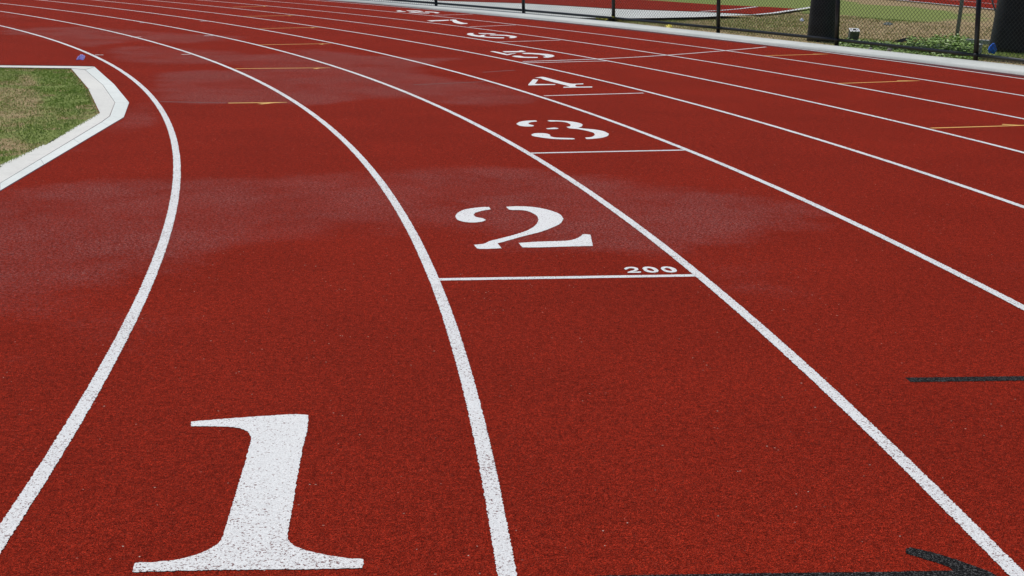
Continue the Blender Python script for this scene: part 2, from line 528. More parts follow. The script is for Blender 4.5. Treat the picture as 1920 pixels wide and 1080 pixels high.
# darker maroon band along the edge, then the raised concrete walk
def band(name, f0, f1, z0, z1, mat, s0=-40, s1=75, step=0.3, wall=True, n=2):
    s = np.arange(s0, s1, step)
    rows = [ws(s, f0(s) + (f1(s) - f0(s)) * t, z0 + (z1 - z0) * t) for t in np.linspace(0, 1, n)]
    if wall:
        a = rows[0].copy(); a[:, 2] = -0.05; b = rows[-1].copy(); b[:, 2] = -0.05
        rows = [a] + rows + [b]
    return grid_obj(name, np.stack(rows, 1), mat)
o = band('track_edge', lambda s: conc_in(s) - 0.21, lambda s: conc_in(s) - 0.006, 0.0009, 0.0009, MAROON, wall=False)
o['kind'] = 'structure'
o = band('concrete_path', lambda s: conc_in(s), lambda s: conc_out(s), CZ, CZ, CONC, n=4)
o['kind'] = 'structure'

# other paved areas beyond the fence
def sheet(name, pix, mat, z, extra=()):
    P = [at(u, v, z) for u, v in pix] + [np.array(e) for e in extra]
    o = flat_poly(name, [[P]], mat, z); o['kind'] = 'structure'; return o
pad_edge = [ws(s, conc_out(s) + 0.002) for s in np.arange(19.9, 45, 1.0)]
P = [at(u, v, 0.029) for u, v in [(1085, 33.5), (1160, 34.5), (1234, 33.5), (1325, 31.5), (1351, 30), (1417, 27.6), (1312, 22.5), (1146, 16.5), (983, 6.5), (821, 1.5)]]
Pp = [p[:2] for p in P] + [ws(30, 14.5)[:2], ws(44, 15)[:2]] + [p[:2] for p in pad_edge[::-1]]
flat_poly('concrete_apron', [[Pp]], CONC, 0.029)['kind'] = 'structure'
P = [at(u, v, 0.005)[:2] for u, v in [(821, 1), (983, 5.9), (1146, 15.8), (1312, 21.8), (1417, 26.6), (1450, 23), (1515, 15.5), (1490, 16.2), (1443, 13.2), (1338, 8.5), (1234, 1.5), (1185, -1.5)]]
P += [ws(30, 19.6)[:2], ws(44, 20.6)[:2], ws(44, 15)[:2], ws(30, 14.4)[:2]]
flat_poly('runway', [[P]], make_rubber('red_runway_rubber', False), 0.006)['kind'] = 'structure'
P = [at(u, v)[:2] for u, v in [(1600, -9), (1690, -0.5), (1797, 10), (1865, 16.5), (1990, 29)]]
P2 = [(p[0] + 3.9, p[1] + 9) for p in P[::-1]]
flat_poly('far_runway', [[P + P2]], RUBBER if False else make_rubber('red_far_runway_rubber', False), 0.0)['kind'] = 'structure'

# ------------------------------------------------------------------ painted markings
def ribbon(name, pts, width, z, mat, jit=0.0, parent=None):
    pts = np.asarray(pts, float)[:, :2]
    t = np.gradient(pts, axis=0); t /= np.linalg.norm(t, axis=1)[:, None]
    n = np.stack([-t[:, 1], t[:, 0]], -1)
    j1 = rng.uniform(-jit, jit, len(pts))[:, None]; j2 = rng.uniform(-jit, jit, len(pts))[:, None]
    a = pts + n * (width / 2 + j1); b = pts - n * (width / 2 + j2)
    c = np.zeros(len(pts)) + z
    G = np.stack([np.column_stack([a, c]), np.column_stack([b, c])], 1)
    return grid_obj(name, G, mat)

LZ, MZ = 0.0024, 0.0012
for k in range(9):
    s = np.concatenate([np.arange(-30, -2.5, 0.5), np.arange(-2.5, 4, 0.006), np.arange(4, 12, 0.02), np.arange(12, 70, 0.15)])
    o = ribbon('lane_line', ws(s, line_off(k, s)), 0.0455, LZ, WHITE, 0.0022)
    tag(o, ['curving white line on the inner side of lane 1, nearest the grass',
            'curving white line between lanes 1 and 2', 'curving white line between lanes 2 and 3',
            'white line between lanes 3 and 4', 'white line between lanes 4 and 5', 'white line between lanes 5 and 6',
            'thin white line between lanes 6 and 7', 'thin white line between lanes 7 and 8',
            'outermost thin white line beside the dark track edge and concrete path'][k], 'lane line', 'white lane lines of the track')

def seg(name, a, b, width, z, mat, step=0.03, jit=0.0015):
    A = at(a[0], a[1], z); B = at(b[0], b[1], z)
    n = max(2, int(np.linalg.norm(B - A) / step))
    return ribbon(name, [A + (B - A) * t for t in np.linspace(0, 1, n)], width, z, mat, jit)

for k, a, b in [(2, (821, 523.8), (1308, 516.1)), (3, (992, 287.1), (1284, 281.2)), (4, (1020, 179.5), (1207, 174.3)), (5, (978, 118), (1136, 114.2)),
                (6, (933, 78.7), (1050, 75.2)), (7, (880, 50.2), (967, 46.7)), (8, (810, 28.8), (886, 26.6))]:
    o = seg('start_line', a, b, 0.042, MZ, WHITE)
    tag(o, 'straight white start line across lane %d, under the painted number %d' % (k, k), 'start line', 'staggered start lines')
# the long break line
pts = [at(u, v, 0.0018) for u, v in [(980, 115.3), (1060, 112.7), (1115, 110.8), (1180, 107.8), (1240, 104.1), (1300, 99.8), (1352, 95.4), (1400, 91.6), (1436, 88)]]
q = []
for i in range(len(pts) - 1):
    for t in np.linspace(0, 1, 12, endpoint=False): q.append(pts[i] + (pts[i + 1] - pts[i]) * t)
q.append(pts[-1]); q = np.array(q)
for _ in range(30): q[1:-1] = (q[:-2] + q[1:-1] + q[2:]) / 3
tag(ribbon('break_line', q, 0.045, 0.0018, WHITE, 0.001), 'long white line running obliquely from lane 5 across lanes 6 to 8', 'break line')

for a, b, lab in [((178, 102.8), (194, 102.9), 'short white tick just right of the inner lane line, near the purple scrap'),
                  ((340, 102), (357, 101.8), 'short white tick touching the left side of the second lane line'),
                  ((246, 69.2), (265, 69.1), 'short white tick crossing the second lane line, farther away'),
                  ((383, 67), (400, 66.7), 'short white tick touching the left side of the third lane line'),
                  ((262, 42.6), (276, 42.4), 'short white tick crossing the third lane line far up the bend'),
                  ((376, 39.7), (390, 39.4), 'short white tick touching the fourth lane line far up the bend')]:
    tag(seg('tick_mark', a, b, 0.045, MZ, WHITE), lab, 'tick mark', 'short white tick marks in the bend')

def arrow(a, b, lane, side, hb, lab, width=0.04):
    """exchange mark: a thin bar across the lane with a half barb at its right end"""
    A = at(*a, MZ); B = at(*b, MZ)
    d = (B - A); L = np.linalg.norm(d[:2]); d /= L; n = np.array([-d[1], d[0], 0])
    if n[1] < 0: n = -n
    n *= side
    w2 = width / 2
    lp = [A - n * w2, A + (B - A) * 0.5 - n * w2, B - n * w2 * 0.6, B + n * w2 * 0.2]
    # barb leaves the tip and runs back, away from the bar
    T = B - d * 0.02
    hb = (hb[0], hb[1] * 0.72)
    lp += [T - d * 0.10 + n * 0.035, T - d * hb[0] + n * hb[1], T - d * (hb[0] + 0.04) + n * (hb[1] - 0.035), T - d * (hb[0] * 0.72) + n * w2, A + (B - A) * 0.5 + n * w2, A + n * w2]
    o = flat_poly('exchange_mark', [[[p[:2] for p in lp]]], YELLOW, MZ)
    return tag(o, lab, 'painted arrow', 'yellow exchange arrows')
arrow((428, 193.2), (539, 191.8), 1, -1, (0.22, 0.17), 'nearest yellow arrow mark, in lane 1 at the edge of the grey patch')
arrow((441, 128.6), (619, 127), 2, -1, (0.16, 0.17), 'yellow arrow mark across lane 2 on the grey patch')
arrow((482, 84), (621, 81.7), 3, -1, (0.16, 0.17), 'yellow arrow mark across lane 3 beyond the grey patch')
arrow((487, 53.5), (599, 51.2), 4, -1, (0.16, 0.16), 'faint yellow arrow mark across lane 4 high in the bend')
arrow((457, 30.6), (554, 28.9), 5, -1, (0.16, 0.16), 'faint yellow arrow mark across lane 5 high in the bend')
arrow((437, 13.3), (503, 11.5), 6, -1, (0.16, 0.16), 'farthest faint yellow arrow mark, across lane 6')
arrow((1572, 156.4), (1724, 151.2), 7, 1, (0.22, 0.14), 'yellow arrow mark across lane 7 below the fence at right')
arrow((1434, 104.5), (1553, 101.2), 8, 1, (0.2, 0.10), 'yellow arrow mark across lane 8 beside the concrete path')
arrow((1745, 240.1), (1936, 234.6), 6, 1, (0.2, 0.16), 'yellow arrow mark across lane 6 at the right edge')

# black markings near the camera
tag(seg('black_bar', (1702, 712), (2160, 706), 0.048, MZ, BLACKP, 0.01, 0.002), 'black painted bar starting right of the third lane line', 'painted bar')
A = [at(u, v, MZ)[:2] for u, v in [(1120, 1079), (1400, 1075), (1650, 1072), (1788, 1069.5), (1779, 1062), (1739, 1050), (1699, 1037), (1699, 1029), (1708, 1026), (1759, 1038), (1799, 1051), (1852, 1070), (1880, 1084), (1860, 1096), (1400, 1100), (1120, 1102)]]
A = [p + rng.uniform(-0.0012, 0.0012, 2) for p in resample(A, 0.008)]
tag(flat_poly('black_arrow', [[A]], BLACKP, MZ), 'black painted arrow with a slanting barb at the bottom edge', 'painted arrow')
for a, b, lab in [((300, 190.5), (424, 193), 'faded black streak left of the nearest yellow arrow'), ((775, 159), (908, 153), 'faded black streak on the grey patch in lane 3'), ((905, 135.5), (965, 131.5), 'faded black streak in lane 4 left of the number 4')]:
    tag(seg('faded_streak', a, b, 0.05, 0.0006, FAINT), lab, 'faded line', 'faded black streaks across lanes')

# lane numbers: stencilled, traced where they lie on the track
def number(name, parts, org, sc, mat, z, lab, cat, jit=0.0, step=0.006, grp='white stencilled lane numbers'):
    loops = []
    for part in parts:
        group = []
        for lp in (part if isinstance(part[0], list) else [part]):
            pix = [(org[0] + x / sc, org[1] + y / sc) for x, y in lp]
            if sc < 13: pix = smooth_closed(pix)
            wpts = [at(u, v, z)[:2] for u, v in pix]
            if jit:
                wpts = resample(wpts, step)
                wpts = [p + rng.uniform(-jit, jit, 2) for p in wpts]
            group.append(wpts)
        loops.append(group)
    return tag(flat_poly(name, loops, mat, z), lab, cat, grp)
NL = 'white stencilled number %d painted in %s'
number('lane_number', [[(440, 160), (600, 146), (850, 128), (1060, 116), (1138, 120), (1130, 210), (1105, 310), (1070, 500), (1040, 690), (1018, 800), (1015, 850), (1032, 882), (1090, 915), (1200, 945), (1330, 968), (1468, 980), (1462, 1030), (1200, 1038), (900, 1040), (500, 1045), (300, 1050), (85, 1056), (105, 1000), (250, 994), (400, 972), (500, 940), (570, 905), (612, 875), (640, 810), (660, 740), (720, 540), (770, 370), (795, 270), (795, 245), (770, 215), (720, 198), (650, 190), (440, 187)]],
       (220, 740), 3.176, WHITEN, 0.0018, 'largest white number, the 1 in the foreground of lane 1', 'lane number', 0.0018)
number('lane_number', [[(470, 165), (480, 180), (420, 190), (380, 203), (370, 215), (385, 228), (430, 238), (450, 248), (430, 258), (370, 264), (310, 260), (265, 245), (252, 225), (265, 205), (310, 182), (380, 170), (430, 165)],
                       [(580, 163), (640, 160), (720, 162), (800, 172), (880, 192), (930, 215), (948, 240), (930, 270), (880, 295), (800, 325), (720, 345), (620, 372), (545, 393), (525, 398), (550, 430), (400, 433), (372, 408), (440, 400), (470, 385), (560, 362), (650, 338), (730, 308), (775, 275), (788, 245), (775, 220), (730, 195), (680, 185), (600, 182)],
                       [(660, 396), (780, 388), (900, 384), (980, 380), (1030, 368), (1060, 352), (1075, 340), (1120, 342), (1138, 415), (1000, 418), (690, 424)]],
       (780, 340), 3.4286, WHITEN, 0.0018, NL % (2, 'lane 2 above the small 200'), 'lane number', 0.0018)
number('lane_number', [[(480, 438), (490, 447), (440, 452), (415, 460), (420, 470), (462, 480), (455, 488), (400, 490), (340, 483), (310, 467), (340, 450), (400, 440)],
                       [(575, 440), (600, 436), (700, 440), (790, 448), (860, 462), (882, 475), (870, 490), (840, 500), (900, 508), (980, 515), (1060, 530), (1105, 552), (1095, 570), (1050, 585), (990, 593), (915, 597), (900, 585), (960, 578), (985, 563), (975, 545), (920, 528), (840, 512), (765, 505), (740, 493), (775, 487), (775, 470), (740, 455), (680, 447), (600, 447)],
                       [(565, 506), (640, 499), (675, 505), (660, 511), (580, 512)],
                       [(437, 560), (460, 550), (510, 546), (570, 550), (600, 560), (605, 575), (640, 583), (720, 587), (800, 590), (818, 597), (780, 600), (650, 597), (570, 590), (500, 580), (450, 570)]],
       (900, 130), 4.571, WHITEN, 0.0018, NL % (3, 'lane 3'), 'lane number', 0.001)
number('lane_number', [[(468, 72), (530, 64), (560, 68), (650, 92), (780, 122), (885, 120), (885, 128), (825, 130), (815, 140), (830, 148), (962, 147), (962, 155), (840, 156), (715, 157), (715, 150), (765, 148), (740, 138), (700, 128), (620, 108), (540, 85), (520, 76)],
                       [(455, 84), (500, 88), (470, 125), (645, 127), (645, 133), (415, 137), (413, 130)]],
       (900, 130), 4.571, WHITEN, 0.0018, NL % (4, 'lane 4'), 'lane number')
number('lane_number', [[(440, 152), (850, 147), (900, 132), (950, 135), (1045, 160), (900, 176), (500, 180)],
                       [(120, 155), (210, 150), (330, 170), (440, 195), (570, 226), (640, 213), (750, 203), (800, 208), (700, 220), (640, 240), (560, 252), (470, 236), (300, 197)],
                       [(930, 195), (1100, 191), (1350, 203), (1600, 223), (1730, 245), (1785, 275), (1720, 300), (1600, 317), (1510, 312), (1480, 297), (1550, 285), (1520, 262), (1400, 240), (1200, 224), (1000, 220)],
                       [(680, 280), (750, 263), (900, 268), (1000, 294), (1200, 298), (1355, 300), (1340, 322), (1100, 322), (900, 316), (780, 302)]],
       (910, 85), 13.71, WHITEN, 0.0018, NL % (5, 'lane 5'), 'lane number')
number('lane_number', [[(160, 145), (200, 120), (270, 110), (380, 115), (340, 140), (420, 168), (540, 187), (620, 168), (750, 160), (680, 185), (700, 213), (800, 226), (1000, 236), (1290, 243), (1280, 267), (1100, 266), (850, 254), (640, 236), (460, 219), (300, 192), (200, 165)],
                       [(500, 110), (750, 116), (950, 123), (1070, 138), (950, 147), (750, 137), (540, 130)],
                       [(840, 160), (1100, 158), (1350, 168), (1600, 198), (1680, 228), (1600, 257), (1480, 264), (1420, 250), (1480, 235), (1440, 212), (1300, 192), (1050, 182), (880, 180)]],
       (865, 55), 16.0, WHITEN, 0.0018, NL % (6, 'lane 6'), 'lane number')
number('lane_number', [[(110, 180), (400, 168), (980, 152), (1000, 180), (700, 198), (420, 204), (330, 218), (250, 208)],
                       [(1030, 150), (1150, 143), (1280, 148), (1320, 188), (1450, 238), (1600, 275), (1740, 285), (1740, 308), (1500, 324), (1350, 302), (1200, 262), (1140, 215), (1140, 177), (1040, 177)]],
       (795, 30), 21.33, WHITEN, 0.0018, NL % (7, 'lane 7'), 'lane number')
number('lane_number', [[(150, 160), (250, 143), (320, 148), (370, 168), (500, 180), (480, 194), (200, 184)],
                       [(520, 142), (700, 147), (880, 148), (1000, 158), (1150, 183), (1000, 194), (900, 178), (720, 168), (540, 161)],
                       [(580, 200), (700, 186), (800, 188), (900, 208), (1000, 222), (1350, 231), (1340, 250), (1000, 244), (800, 224), (680, 218)],
                       [(1180, 182), (1400, 189), (1560, 202), (1720, 223), (1650, 247), (1560, 242), (1500, 218), (1200, 203)]],
       (735, 12), 19.2, WHITEN, 0.0018, 'far small white number 8 beside the concrete path', 'lane number')
root = empty('distance_number', tuple(at(1240, 505, 0)))
tag(root, 'small white 200 beside the right end of the lane 2 start line', 'distance number')
def digit(parts):
    o = number('digit', parts, (1160, 490), 12.0, WHITEN, 0.0018, None, None, 0.0008, 0.006, None)
    o.parent = root; o.matrix_parent_inverse = Matrix.Translation(-Vector(root.location))
digit([[(120, 160), (160, 138), (240, 124), (330, 126), (420, 150), (450, 180), (405, 210), (330, 226), (300, 232), (490, 226), (512, 242), (480, 256), (200, 256), (200, 238), (250, 222), (345, 193), (362, 172), (340, 160), (290, 153), (230, 158), (190, 178), (150, 184)]])
ou = [(530, 155), (570, 128), (660, 120), (760, 130), (850, 163), (900, 205), (885, 237), (820, 250), (740, 252), (640, 237), (570, 202)]
inn = [(625, 168), (670, 152), (720, 158), (785, 190), (805, 212), (775, 220), (700, 208), (650, 190)]
digit([[ou, inn]])
digit([[[(x + 415, y - 4) for x, y in ou], [(x + 400, y - 4) for x, y in inn]]])

# white lines on the far runways
def pl(name, pix, width, z, lab):
    P = [at(u, v, z) for u, v in pix]
    q = []
    for i in range(len(P) - 1):
        for t in np.linspace(0, 1, 8, endpoint=False): q.append(P[i] + (P[i + 1] - P[i]) * t)
    q.append(P[-1])
    return tag(ribbon(name, q, width, z, WHITE), lab, 'painted line', 'white lines on the red surfaces beyond the fence')
pl('runway_line', [(1312, 21.4), (1350, 19.4), (1385, 16.6), (1419, 12.4)], 0.10, 0.011, 'thin white line curving across the red runway behind the fence')
pl('runway_line', [(1416, 27.2), (1450, 24.2), (1490, 18.4), (1530, 12)], 0.16, 0.012, 'white border line at the near edge of the red runway behind the fence')
pl('runway_line', [(1600, -8), (1690, 0.2), (1797, 10.6), (1865, 17.2), (1960, 26)], 0.14, 0.005, 'white border line of the red surface at the far top right')
pl('runway_line', [(1700, -7), (1803, 1.2), (1862, 7), (1960, 15.5)], 0.06, 0.004, 'thin inner white line on the red surface at the far top right')

# ------------------------------------------------------------------ infield corner: kerb, drain, grass
outer = [(-420, 610), (0, 357), (232, 219.5), (242, 192), (214, 158), (177, 125), (0, 122.5), (-300, 119)]
mid   = [(-420, 590), (0, 343), (205, 220), (215, 192), (196, 160), (160, 130.5)]
innr  = [(-420, 545), (0, 309), (95, 264), (105, 260), (187, 212.5), (163, 162), (133, 127.5), (0, 126), (-300, 122.5)]
KZ = 0.006
def strip_solid(name, A, B, z, mat, parent=None):
    """raised strip between polylines A and B (pixels at height z), with side walls"""
    n = len(A)
    PA = [at(u, v, z) for u, v in A]; PB = [at(u, v, z) for u, v in B]
    V = []; F = []
    for i in range(n):
        V += [PA[i], PB[i], np.array([PA[i][0], PA[i][1], -0.05]), np.array([PB[i][0], PB[i][1], -0.05])]
    for i in range(n - 1):
        a = 4 * i; b = 4 * (i + 1)
        F += [(a, a + 1, b + 1, b), (a + 2, a, b, b + 2), (a + 1, a + 3, b + 3, b + 1)]
    F += [(0, 2, 3, 1), (4 * n - 4, 4 * n - 3, 4 * n - 1, 4 * n - 2)]
    o = mesh_obj(name, V, F, mat)
    bm = bmesh.new(); bm.from_mesh(o.data); bmesh.ops.recalc_face_normals(bm, faces=bm.faces); bm.to_mesh(o.data); bm.free()
    return o
def lerp(a, b, t): return (a[0] + (b[0] - a[0]) * t, a[1] + (b[1] - a[1]) * t)
drain_o = [(-420, 610), (0, 357), (205, 235.5), (232, 219.5), (242, 192), (214, 158), (177, 125)]
drain_i = [(-420, 591), (0, 344), (190, 229.5), (206, 218), (216, 192), (193, 159), (159, 130)]
# the drain in cover lengths with fine joints
def cover_lengths(A, B, L, gap):
    out = []
    for i in range(len(A) - 1):
        a0, a1, b0, b1 = at(*A[i], KZ), at(*A[i + 1], KZ), at(*B[i], KZ), at(*B[i + 1], KZ)
        D = np.linalg.norm(a1 - a0); n = max(1, int(round(D / L)))
        for j in range(n):
            t0 = j / n + gap / D / 2; t1 = (j + 1) / n - gap / D / 2
            out.append((a0 + (a1 - a0) * t0, a0 + (a1 - a0) * t1, b0 + (b1 - b0) * t1, b0 + (b1 - b0) * t0))
    return out
V = []; F = []
for q4 in cover_lengths(drain_o, drain_i, 1.0, 0.006):
    c = len(V); V += list(q4); V += [np.array([p[0], p[1], -0.04]) for p in q4]
    F += [(c, c + 1, c + 2, c + 3)] + [(c + i, c + 4 + i, c + 4 + (i + 1) % 4, c + (i + 1) % 4) for i in range(4)]
o = mesh_obj('drain_channel', V, F, DRAIN)
bm = bmesh.new(); bm.from_mesh(o.data); bmesh.ops.recalc_face_normals(bm, faces=bm.faces); bm.to_mesh(o.data); bm.free()
o['kind'] = 'structure'
def shrink(A, B, t0, t1): return [lerp(a, b, t0) for a, b in zip(A, B)], [lerp(a, b, t1) for a, b in zip(A, B)]
kerb_i = [(-420, 545), (0, 309.5), (90, 266), (100, 259), (187, 212.5), (163, 162), (133, 127.5)]
kerb_m = [(-420, 590), (0, 343), (120, 272), (188, 229), (205, 217), (190, 158.5), (158, 130)]
kerb_m = [(-420, 589.5), (0, 343.2), (189, 229), (205, 217.6), (215.2, 192), (192.3, 159.2), (158.3, 130.2)]
kerb_i = [(-420, 545), (0, 309.5), (92, 266), (168, 222.5), (187.5, 211.5), (165, 165), (133, 127.8)]
o = strip_solid('kerb', kerb_m, kerb_i, KZ, CONC2); o['kind'] = 'structure'
o = strip_solid('kerb', [(160, 130.2), (134, 127.7), (0, 126.0), (-300, 122.6)], [(177.6, 124.9), (150, 124.2), (0, 122.6), (-300, 119.2)], KZ + 0.004, CONC2); o['kind'] = 'structure'
# flat strip whose dark colour stands in for the shaded drop beyond the kerb
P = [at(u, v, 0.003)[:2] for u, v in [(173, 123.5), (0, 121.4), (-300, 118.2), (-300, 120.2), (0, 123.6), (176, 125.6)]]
flat_poly('kerb_drop_strip', [[P]], simple('dark_drop_strip', (0.02, 0.004, 0.004), 0.9, 0.1), 0.0035)['kind'] = 'structure'
# soil inside
soilP = [at(u, v, 0.02) for u, v in kerb_i] + [at(0, 126, 0.02), at(-300, 122.5, 0.02), np.array([31.0, 11.9, 0]), np.array([31.0, 3.0, 0])]
sx = np.arange(30.5, 37.2, 0.05); sy_ = np.arange(2.0, 13.4, 0.05)
def infield_green(x, y):
    g = 0.60 + 0.0 * x
    def put(pix, val):
        P = [at(u, v) for u, v in pix]
        g[inside(x, y, P)] = val
    put([(-50, 118), (135, 127), (160, 160), (100, 165), (60, 140), (-50, 138)], 0.80)
    put([(70, 140), (130, 135), (160, 165), (170, 178), (80, 180)], 1.0)
    put([(85, 185), (160, 180), (180, 200), (140, 205), (85, 200)], 1.0)
    put([(-50, 128), (40, 128), (40, 158), (-50, 165)], 0.75)
    put([(-50, 165), (30, 165), (80, 175), (70, 215), (-50, 250)], 0.42)
    put([(30, 250), (110, 235), (175, 215), (90, 262), (30, 275)], 0.75)
    put([(40, 140), (65, 145), (65, 165), (40, 160)], 0.2)
    put([(-50, 262), (40, 262), (30, 282), (-50, 300)], 0.25)
    put([(-50, 285), (25, 285), (0, 312), (-50, 330)], 0.95)
    return g
SX, SY = np.meshgrid(sx, sy_, indexing='ij')
IG = blur(infield_green(SX, SY), 3)
bumps = rng.normal(0, 1, SX.shape); bumps = blur(bumps, 6); bumps /= bumps.std()
# keep the soil inside the kerb by building it as a fan-free polygon sheet, with the fine grid clipped to it
mask = inside(SX, SY, soilP)
idx = -np.ones(SX.shape, int); V = []; A = []
keep = blur(mask.astype(float), 0) > 0.5
for i, j in zip(*np.nonzero(keep)):
    idx[i, j] = len(V); V.append((SX[i, j], SY[i, j], 0.004 + 0.004 * bumps[i, j])); A.append(IG[i, j])
F = [(idx[i, j], idx[i + 1, j], idx[i + 1, j + 1], idx[i, j + 1]) for i in range(len(sx) - 1) for j in range(len(sy_) - 1)
     if keep[i, j] and keep[i + 1, j] and keep[i + 1, j + 1] and keep[i, j + 1]]
o = mesh_obj('infield', V, F, GROUND, attr={'green': A}); o['kind'] = 'structure'
P = [(p[0], p[1]) for p in soilP]
o = flat_poly('infield_base', [[P]], GROUND, 0.001); o['kind'] = 'structure'
at_ = o.data.attributes.new('green', 'FLOAT', 'POINT'); at_.data.foreach_set('value', [0.3] * len(o.data.vertices))

def blades(name, xy, z, h, g, wd, lab=None):
    """one triangle pair per blade"""
    n = len(xy)
    a = rng.uniform(0, 2 * math.pi, n); b = rng.uniform(0, 2 * math.pi, n)
    lean = rng.uniform(0.2, 1.3, n) * h
    d = np.stack([np.cos(a), np.sin(a)], -1) * (wd / 2)[:, None]
    l = np.stack([np.cos(b), np.sin(b)], -1) * lean[:, None]
    V = np.zeros((n, 4, 3))
    V[:, 0, :2] = xy - d; V[:, 1, :2] = xy + d
    V[:, 2, :2] = xy + l * 0.45 + d * 0.6; V[:, 3, :2] = xy + l
    V[:, 0, 2] = z; V[:, 1, 2] = z; V[:, 2, 2] = z + h * 0.65; V[:, 3, 2] = z + h
    i = np.arange(n)[:, None] * 4
    F = np.concatenate([i + [0, 1, 2], i + [0, 2, 3]], 0)
    me = bpy.data.meshes.new(name)
    me.vertices.add(n * 4); me.vertices.foreach_set('co', V.reshape(-1).astype(np.float32))
    me.loops.add(F.size); me.loops.foreach_set('vertex_index', F.reshape(-1).astype(np.int32))
    me.polygons.add(len(F)); me.polygons.foreach_set('loop_start', np.arange(0, F.size, 3, dtype=np.int32))
    me.update(calc_edges=True)
    t = me.attributes.new('green', 'FLOAT', 'POINT'); t.data.foreach_set('value', np.repeat(np.clip(g, 0, 1), 4).astype(np.float32))
    me.materials.append(BLADE)
    o = bpy.data.objects.new(name, me); COL.objects.link(o)
    tag(o, lab, 'grass', kind='stuff')
    return o
def sample_grid(xs_, ys_, G, x, y):
    i = np.clip(np.searchsorted(xs_, x) - 1, 0, len(xs_) - 2); j = np.clip(np.searchsorted(ys_, y) - 1, 0, len(ys_) - 2)
    return G[i, j]
n = 260000
x = rng.uniform(31.5, 37.0, n); y = rng.uniform(3.0, 13.2, n)
m = inside(x, y, soilP); x, y = x[m], y[m]
clump = np.sin(x * 3.1 + 2 * np.sin(y * 2.3)) * np.sin(y * 2.7 + 1.5 * np.sin(x * 4.1))
g = sample_grid(sx, sy_, IG, x, y) + 0.20 * clump + rng.normal(0, 0.12, len(x))
keepb = rng.uniform(0, 1, len(x)) < np.clip(0.25 + g, 0.2, 1.0)
x, y, g = x[keepb], y[keepb], g[keepb]
blades('infield_grass', np.stack([x, y], -1), 0.008, rng.uniform(0.006, 0.016, len(x)) * (0.7 + 0.6 * np.clip(g, 0, 1)), np.clip(g * 1.0 + 0.08, 0, 1), rng.uniform(0.004, 0.008, len(x)), 'patchy green and dry grass inside the concrete kerb')

# ------------------------------------------------------------------ chain link fence
RZ = 0.085
fence_off = edge_fn([(700, -3.2), (830, 7), (960, 17.8), (1050, 25.5), (1150, 33.4), (1250, 42.3), (1348, 51.5), (1440, 62), (1567, 76), (1700, 89), (1823, 102), (1920, 113)], RZ)
def fpt(s, z=0.0): return ws(s, fence_off(s), z)
def proj_u(p):
    c = np.array(p) - CP
    return 960 + FPX * (c @ rt) / (c @ fw)
sg = np.arange(8, 30, 0.01)
ug = np.array([proj_u(q_) for q_ in fpt(sg, 0.0)])
posts = []
for u0, ut in [(1829, 1843), (1568.5, 1577), (1347, 1351.5), (1150.5, 1152.5), (982, 981.8), (818, 816.5)]:
    posts.append((sg[np.argmin(abs(ug - u0))], ut))
ps = [p[0] for p in posts]
step_ = 3.0
allposts = [(ps[0] - step_ * k, None) for k in (4, 3, 2, 1)] + posts + [(ps[-1] + step_ * k, None) for k in range(1, 8)]
root = empty('chain_link_fence', tuple(fpt(np.array(ps[2]), 0.0).tolist()))
tag(root, 'black chain link fence curving along the outer concrete path', 'fence')
FH = 1.25
tops = []
for s_, ut in allposts:
    b = fpt(np.array(s_), -0.05); t = fpt(np.array(s_), FH)
    if ut is not None:
        q0 = at_dist(ut, 0, b)           # where the post leaves the photograph
        d = (q0 - fpt(np.array(s_), 0.0)); d = d / d[2]
        d[:2] = d[:2]
        sgn = fpt(np.array(s_ + 0.1), 0) - fpt(np.array(s_ - 0.1), 0); sgn /= np.linalg.norm(sgn)
        lean = float(np.clip(d[:2] @ sgn[:2] * 0.8, -0.07, 0.07))
        t = b + (np.array([sgn[0] * lean, sgn[1] * lean, 1.0])) * (FH + 0.05)
    tops.append(t)
    MB().tube([b, t], 0.034, 16).build('fence_post', BLACKM, root)
    mb = MB(); mb.tube([t, t + np.array([0, 0, 0.02])], 0.039, 16).build('post_cap', BLACKM, root)
    cl = fpt(np.array(s_), RZ); 
    MB().tube([cl + np.array([0, 0, -0.022]), cl + np.array([0, 0, 0.022])], 0.041, 16).build('rail_clamp', BLACKM, root)
for z_, nm in ((RZ, 'bottom_rail'), (FH, 'top_rail')):
    for (sa, _), (sb, _), ta, tb in zip(allposts[:-1], allposts[1:], tops[:-1], tops[1:]):
        q_ = [fpt(s_, z_) for s_ in np.linspace(sa, sb, 7)]
        if z_ == FH: q_ = [ta + (tb - ta) * t_ for t_ in np.linspace(0, 1, 7)]
        MB().tube(q_, 0.0235, 12).build(nm, RAILM, root)
# woven wire, one panel between each pair of posts
def wire_panel(sa, sb):
    dw, dh, r = 0.0275, 0.032, 0.0029
    n = int(round((sb - sa) / (dw)))
    ss_ = np.linspace(sa, sb, n + 1)
    col = [fpt(s_, 0.0) for s_ in ss_]
    nz = int((FH - 0.02) / dh)
    zz = 0.012 + np.arange(nz + 1) * dh
    V = []; F = []
    nrm = col[-1] - col[0]; nrm = np.array([-nrm[1], nrm[0], 0]); nrm /= np.linalg.norm(nrm)
    for i in range(n):                    # every strand zigzags between column i and i+1
        A, B = col[i], col[i + 1]
        pts = []
        for k in range(nz + 1):
            p = (A if (k + i) % 2 == 0 else B).copy(); p[2] = zz[k]
            pts.append(p + nrm * (0.002 if (k % 2) else -0.002))
        t = (B - A); t /= np.linalg.norm(t)
        base = len(V)
        for p in pts:
            V.append(p + t * r * 1.25); V.append(p - t * r * 0.62 + nrm * r); V.append(p - t * r * 0.62 - nrm * r)
        for k in range(nz):
            a = base + 3 * k
            for j in range(3):
                F.append((a + j, a + (j + 1) % 3, a + 3 + (j + 1) % 3, a + 3 + j))
    V = np.array(V) - np.array(root.location)
    return mesh_obj('wire_mesh', V, F, WIREM, root)
